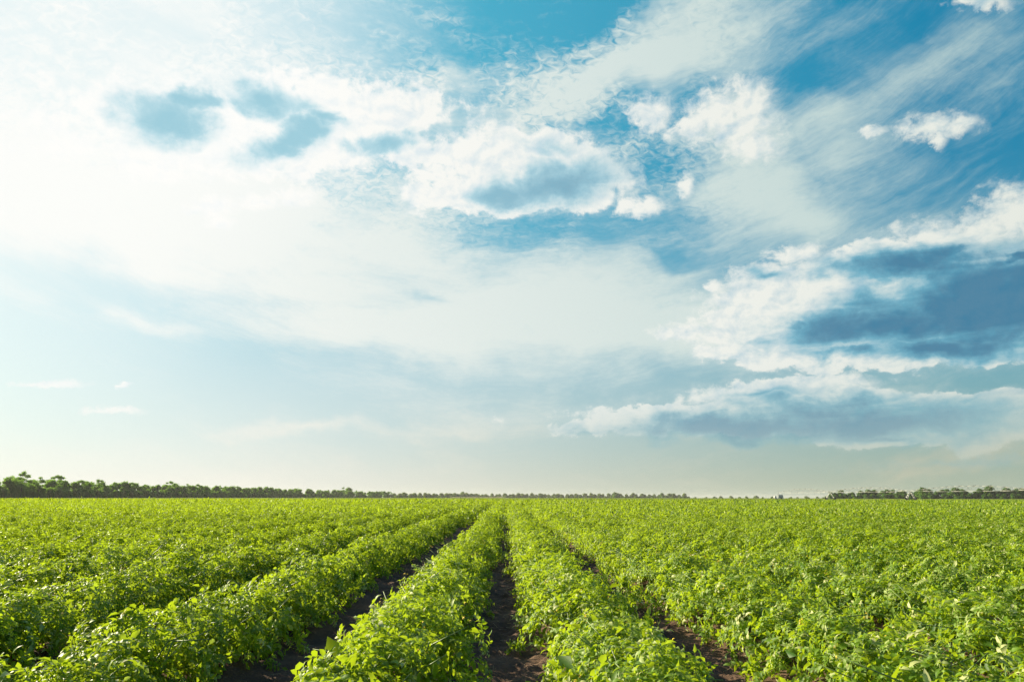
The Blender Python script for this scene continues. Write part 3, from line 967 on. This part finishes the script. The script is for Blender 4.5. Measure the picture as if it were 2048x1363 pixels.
# the tall ones that stand out against the sky: azimuth (deg), height factor, variant
for az_, s, v, lab in ((-34.55, 1.12, 0, 'tallest spreading tree of the left belt, nearest its outer end'),
                       (-32.6, 1.02, 1, 'tall umbrella shaped tree standing alone above the left belt'),
                       (-33.6, .93, 3, 'thin topped tree between the two tallest crowns of the left belt'),
                       (-30.2, .92, 2, 'twin topped tree beside the dip in the left belt'),
                       (-25.6, 1.0, 4, 'flat topped tree with leaning crown midway along the left belt')):
    yy = 250 / math.tan(rad(-az_)) if az_ > -33 else 262 / math.tan(rad(-az_)) * .97
    place_tree('airy', math.tan(rad(az_)) * yy, yy, s, lab, None, v)
yy = 1000
place_tree('fresh', math.tan(rad(-12.6)) * yy, yy, 1.55, 'broad bushy tree that ends the high part of the left belt', None, 0, .95)
place_tree('airy', math.tan(rad(-13.1)) * yy, yy + 6, 1.2, 'open topped tree leaning over the end of the left belt', None, 2)

# far belt straight ahead, leaf colours paled to carry distance haze
far1 = [(-172, 1120, .85), (-120, 1330, .85), (-60, 1500, .95), (100, 1540, .95), (300, 1520, .95), (385, 1500, .9)]
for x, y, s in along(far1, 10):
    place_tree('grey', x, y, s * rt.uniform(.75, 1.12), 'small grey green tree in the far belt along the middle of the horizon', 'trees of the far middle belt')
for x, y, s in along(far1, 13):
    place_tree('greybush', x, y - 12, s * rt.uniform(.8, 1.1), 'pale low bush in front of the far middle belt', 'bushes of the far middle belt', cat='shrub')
for az_, s, lab in ((-3.5, 1.45, 'rounded tree standing highest in the middle of the horizon'), (-9.0, 1.1, 'dark clump shaped tree where the left belt fades out'),
                    (8.9, 1.4, 'dark dome shaped tree above the far middle belt'), (12.6, 1.25, 'small rounded tree above the far belt towards its thin end')):
    yy = 1480
    place_tree('fresh', math.tan(rad(az_)) * yy, yy, s, lab, None, sz=.9)
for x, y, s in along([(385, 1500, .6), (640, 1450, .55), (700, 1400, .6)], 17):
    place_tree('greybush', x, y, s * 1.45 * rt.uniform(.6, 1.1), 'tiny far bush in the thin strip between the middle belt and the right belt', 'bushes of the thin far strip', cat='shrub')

# right belt behind the irrigation boom
rb = [(343, 735, .85), (390, 700, 1.0), (450, 660, 1.0), (500, 640, 1.1), (560, 640, 1.1)]
for x, y, s in along(rb, 3.4):
    place_tree('fresh', x, y + rt.uniform(3, 10), s * rt.uniform(.70, 1.05), 'green leafy tree in the belt behind the irrigation boom', 'trees of the right belt')
for x, y, s in along(rb, 3.6):
    place_tree('freshbush', x, y - 4, s * rt.uniform(.8, 1.1), 'round green bush at the foot of the belt behind the irrigation boom', 'bushes of the right belt', cat='shrub')
for az_, s, lab in ((35.1, 1.35, 'tallest rounded tree of the right belt beside the boom joint'), (33.1, 1.15, 'wide domed tree of the right belt above the low boom cable'),
                    (31.2, 1.12, 'dark humped tree of the right belt just past the middle boom tower'), (25.9, 1.0, 'separate small tree at the start of the right belt')):
    yy = 640 / max(math.cos(rad(az_)), .1) * .84 if az_ > 28 else 730
    place_tree('fresh', math.tan(rad(az_)) * yy, yy + 6, s, lab, None, sz=.95)

# pale bank of dry grass in front of the far trees
bx = np.linspace(-110, 5, 60)
prof = np.array([(-9, -.3), (-4, 1.3), (0, 1.9), (4, 1.3), (9, -.3)])
V = np.array([[x + 0 * a, 1330 + a, max(-.3, (z + .4 * vnoise(x, a, 31, 9.0)) * min(1, (x + 111) / 12, (6 - x) / 12))] for x in bx for a, z in prof])
ii = np.arange(60 * 5).reshape(60, 5)
F = np.stack([ii[:-1, :-1], ii[1:, :-1], ii[1:, 1:], ii[:-1, 1:]], -1).reshape(-1, 4)
tag(link('grass_bank', fast_mesh('grass_bank', V, [F], M['dry_grass'])), kind='structure')


# ------------------------------------------------------------------ centre pivot irrigation machine
def bar(P0, P1, r0, material, name, parent, r1=None, sides=6):
    V, Fq, Fc = tubes(P0, P1, r0, r0 if r1 is None else r1, sides)
    return link(name, fast_mesh(name, V, [Fq, Fc], material), parent)


TW = [np.array([142.5, 363.0]), np.array([148.5, 319.0]), np.array([159.3, 274.0]), np.array([175.6, 229.0]), np.array([196.0, 186.0])]
PZ = 3.9                                                  # height of the pipe at the towers
boom = tag(empty('irrigation_boom', (TW[0][0], TW[0][1], 0)), 'long arched steel irrigation boom on wheeled towers standing in the crop', 'irrigation machine')
B0 = np.array([TW[0][0], TW[0][1], 0.0])
for i in range(4):
    a, b = TW[i], TW[i + 1]
    L = np.linalg.norm(b - a)
    dr = (b - a) / L
    nr = np.array([-dr[1], dr[0]])
    N = 9
    tt = np.linspace(0, 1, N * 2 + 1)
    pipe = np.array([[*(a + (b - a) * t), PZ + 1.55 * math.sin(math.pi * t)] for t in tt]) - B0
    bar(pipe[:-1], pipe[1:], 0.065, M['steel'], 'pipe', boom)
    # truss: low rods either side of the pipe, V struts from the pipe down to them
    tr = np.linspace(0, 1, N)
    ps, pe, js, je = [], [], [], []
    for sd in (-1, 1):
        off = nr * sd * .75
        low = [np.array([*(a + (b - a) * t + off * min(1, 4 * min(t, 1 - t))), PZ + 1.55 * math.sin(math.pi * t) - 1.75 * min(1, 3.2 * min(t, 1 - t)) * (1 if .05 < t < .95 else 0)]) - B0 for t in tr]
        ps += low[:-1]
        pe += low[1:]
        for j, t in enumerate(tr[1:-1], 1):
            top = np.array([*(a + (b - a) * t), PZ + 1.55 * math.sin(math.pi * t)]) - B0
            js += [top, low[j]]
            nxt = np.array([*(a + (b - a) * min(1, t + .5 / N)), PZ + 1.55 * math.sin(math.pi * min(1, t + .5 / N))]) - B0
            je += [low[j], nxt]
    for j in range(1, N - 1):
        js.append(ps[j])
        je.append(ps[j + N - 1])
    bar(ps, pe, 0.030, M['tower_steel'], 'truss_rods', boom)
    bar(js, je, 0.028, M['steel'], 'truss_struts', boom)
    # flanged joints on top of the pipe
    jj = pipe[2:-1:2]
    bar(jj - np.array([*dr * .55, -.10]), jj + np.array([*dr * .55, .10]), 0.075, M['darkpart'], 'pipe_joints', boom)
    # hanging sprinkler drops
    dr0 = pipe[1:-1:2]
    bar(dr0, dr0 - np.array([0, 0, 2.6]), 0.014, M['darkpart'], 'sprinkler_drops', boom, sides=4)


def wheel(c, axis, parent, R=.68, w=.34):
    hub = np.array([*axis, 0.0])
    k = 22
    prof = [(R * .52, -.5), (R * .80, -.52), (R * .95, -.42), (R, -.2), (R, .2), (R * .95, .42), (R * .80, .52), (R * .52, .5)]
    side = np.array([-hub[1], hub[0], 0])
    V, F_ = [], []
    for a in range(k):
        an = 2 * math.pi * a / k
        lug = 1.0 if a % 2 else .955
        for rr, x in prof:
            q = rr * (lug if rr > R * .9 else 1)
            V.append(c + hub * x * w + side * math.cos(an) * q + np.array([0, 0, 1.0]) * math.sin(an) * q)
    m_ = len(prof)
    for a in range(k):
        for p in range(m_):
            F_.append([a * m_ + p, ((a + 1) % k) * m_ + p, ((a + 1) % k) * m_ + (p + 1) % m_, a * m_ + (p + 1) % m_])
    ty = link('wheel', fast_mesh('wheel', np.array(V), [np.array(F_)], M['tyre']), parent)
    bar([c - hub * .05, *[c] * 6], [c + hub * .05] + [c + (side * math.cos(a) + np.array([0, 0, 1.0]) * math.sin(a)) * R * .54 for a in np.arange(6) * math.pi / 3], np.array([R * .35] + [.04] * 6), M['steel'], 'rim', ty, sides=8)
    return ty


for i in range(1, 5):
    a = TW[i]
    dr = (TW[i] - TW[i - 1])
    dr = dr / np.linalg.norm(dr)
    nr = np.array([-dr[1], dr[0]])
    top = np.array([a[0], a[1], PZ]) - B0
    tw = link('tower', fast_mesh('tower', *[(lambda q: (q[0], [q[1], q[2]]))(tubes([top + np.array([*(nr * s * .3), 0]) for s in (-1,)], [top + np.array([*(nr * .3), 0])], .09, .09, 6))][0], M['steel']), boom)
    for s in (-1, 1):
        foot = np.array([*(nr * s * 2.1), 0])
        ps, pe = [], []
        for e in (-1, 1):
            w_ = np.array([*(dr * e * .55), 0])
            wt_ = np.array([*(dr * e * .18), 0])
            base_ = top + foot + w_
            base_[2] = .72
            ps.append(top + wt_)
            pe.append(base_)
        for q in (.25, .5, .75):
            ps.append(ps[0] + (pe[0] - ps[0]) * q)
            pe.append(ps[1] + (pe[1] - ps[1]) * min(1, q + .12))
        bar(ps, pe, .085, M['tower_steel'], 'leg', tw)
        c = top + foot
        c[2] = .70
        wheel(c, dr, tw)
    lo = top.copy()
    lo[2] = .78
    bar([lo - np.array([*(nr * 2.1), 0])], [lo + np.array([*(nr * 2.1), 0])], .10, M['steel'], 'base_beam', tw)
    mid = top.copy()
    mid[2] = 2.3
    bar([mid - np.array([*(nr * 1.1), 0])], [mid + np.array([*(nr * 1.1), 0])], .04, M['steel'], 'cross_brace', tw)


def box(bm_, c, s, bev=.03):
    import bmesh as b_
    r_ = b_.ops.create_cube(bm_, size=1.0)
    for v in r_['verts']:
        v.co = Vector((v.co.x * s[0] + c[0], v.co.y * s[1] + c[1], v.co.z * s[2] + c[2]))
    ed = {e for v in r_['verts'] for e in v.link_edges}
    b_.ops.bevel(bm_, geom=list(ed), offset=bev, segments=2, affect='EDGES')


def bm_obj(name, bm_, m_, parent):
    me = bpy.data.meshes.new(name)
    bm_.to_mesh(me)
    bm_.free()
    me.materials.append(m_)
    return link(name, me, parent)


# pump cabin and tank at the pivot point
cab = tag(empty('pump_trailer', (TW[0][0] - 1.0, TW[0][1] - 1.5, 0)), 'small trailer with white tank and grey green cabin under a mast where the boom begins', 'pump trailer')
cab.rotation_euler = (0, 0, rad(-21))
bm_ = bmesh.new()
box(bm_, (0.1, 0, .85), (4.4, 1.7, .16))
bm_obj('chassis', bm_, M['white'], cab)
bm_ = bmesh.new()
box(bm_, (1.05, 0, 1.85), (2.2, 1.6, 1.75), .06)
bm_obj('cabin', bm_, M['cabin'], cab)
bm_ = bmesh.new()
box(bm_, (1.05, -.82, 1.35), (.9, .05, .75), .01)
bm_obj('door', bm_, M['steel'], cab)
V, Fq, Fc = tubes([[-1.75, 0, .95], [-1.75, 0, 1.85], [-1.75, 0, 2.15]], [[-1.75, 0, 1.85], [-1.75, 0, 2.15], [-1.75, 0, 2.25]], np.array([.75, .75, .35]), np.array([.75, .35, .3]), 20)
link('tank', fast_mesh('tank', V, [Fq, Fc], M['white']), cab)
bar([[-.1, 0, .9], [-.1, 0, 3.9]], [[-.1, 0, 3.9], [-.1, 0, 5.6]], np.array([.11, .05]), M['steel'], 'mast', cab)
for sx_ in (-1.2, 1.2):
    for sy_ in (-.95, .95):
        wheel(np.array([sx_, sy_, .48]), (0, 1), cab, .48, .26)

# ------------------------------------------------------------------ air: thin even haze over the field
bm_ = bmesh.new()
rr = bmesh.ops.create_cube(bm_, size=1.0)
for v in rr['verts']:
    v.co = Vector((v.co.x * 12400, v.co.y * 12400 + 800, -1.5 + (v.co.z + .5) * 24.0))
me = bpy.data.meshes.new('haze')
bm_.to_mesh(me)
bm_.free()
m, gg, out = mat('haze')
vol = gg.t.nodes.new('ShaderNodeVolumePrincipled')
vol.inputs['Color'].default_value = (0.93, 0.94, 0.90, 1)
vol.inputs['Density'].default_value = 0.00010
vol.inputs['Anisotropy'].default_value = 0.2
gg.t.links.new(vol.outputs[0], out.inputs['Volume'])
me.materials.append(m)
tag(link('haze', me), 'thin pale summer haze lying over the whole field', 'haze', kind='stuff')
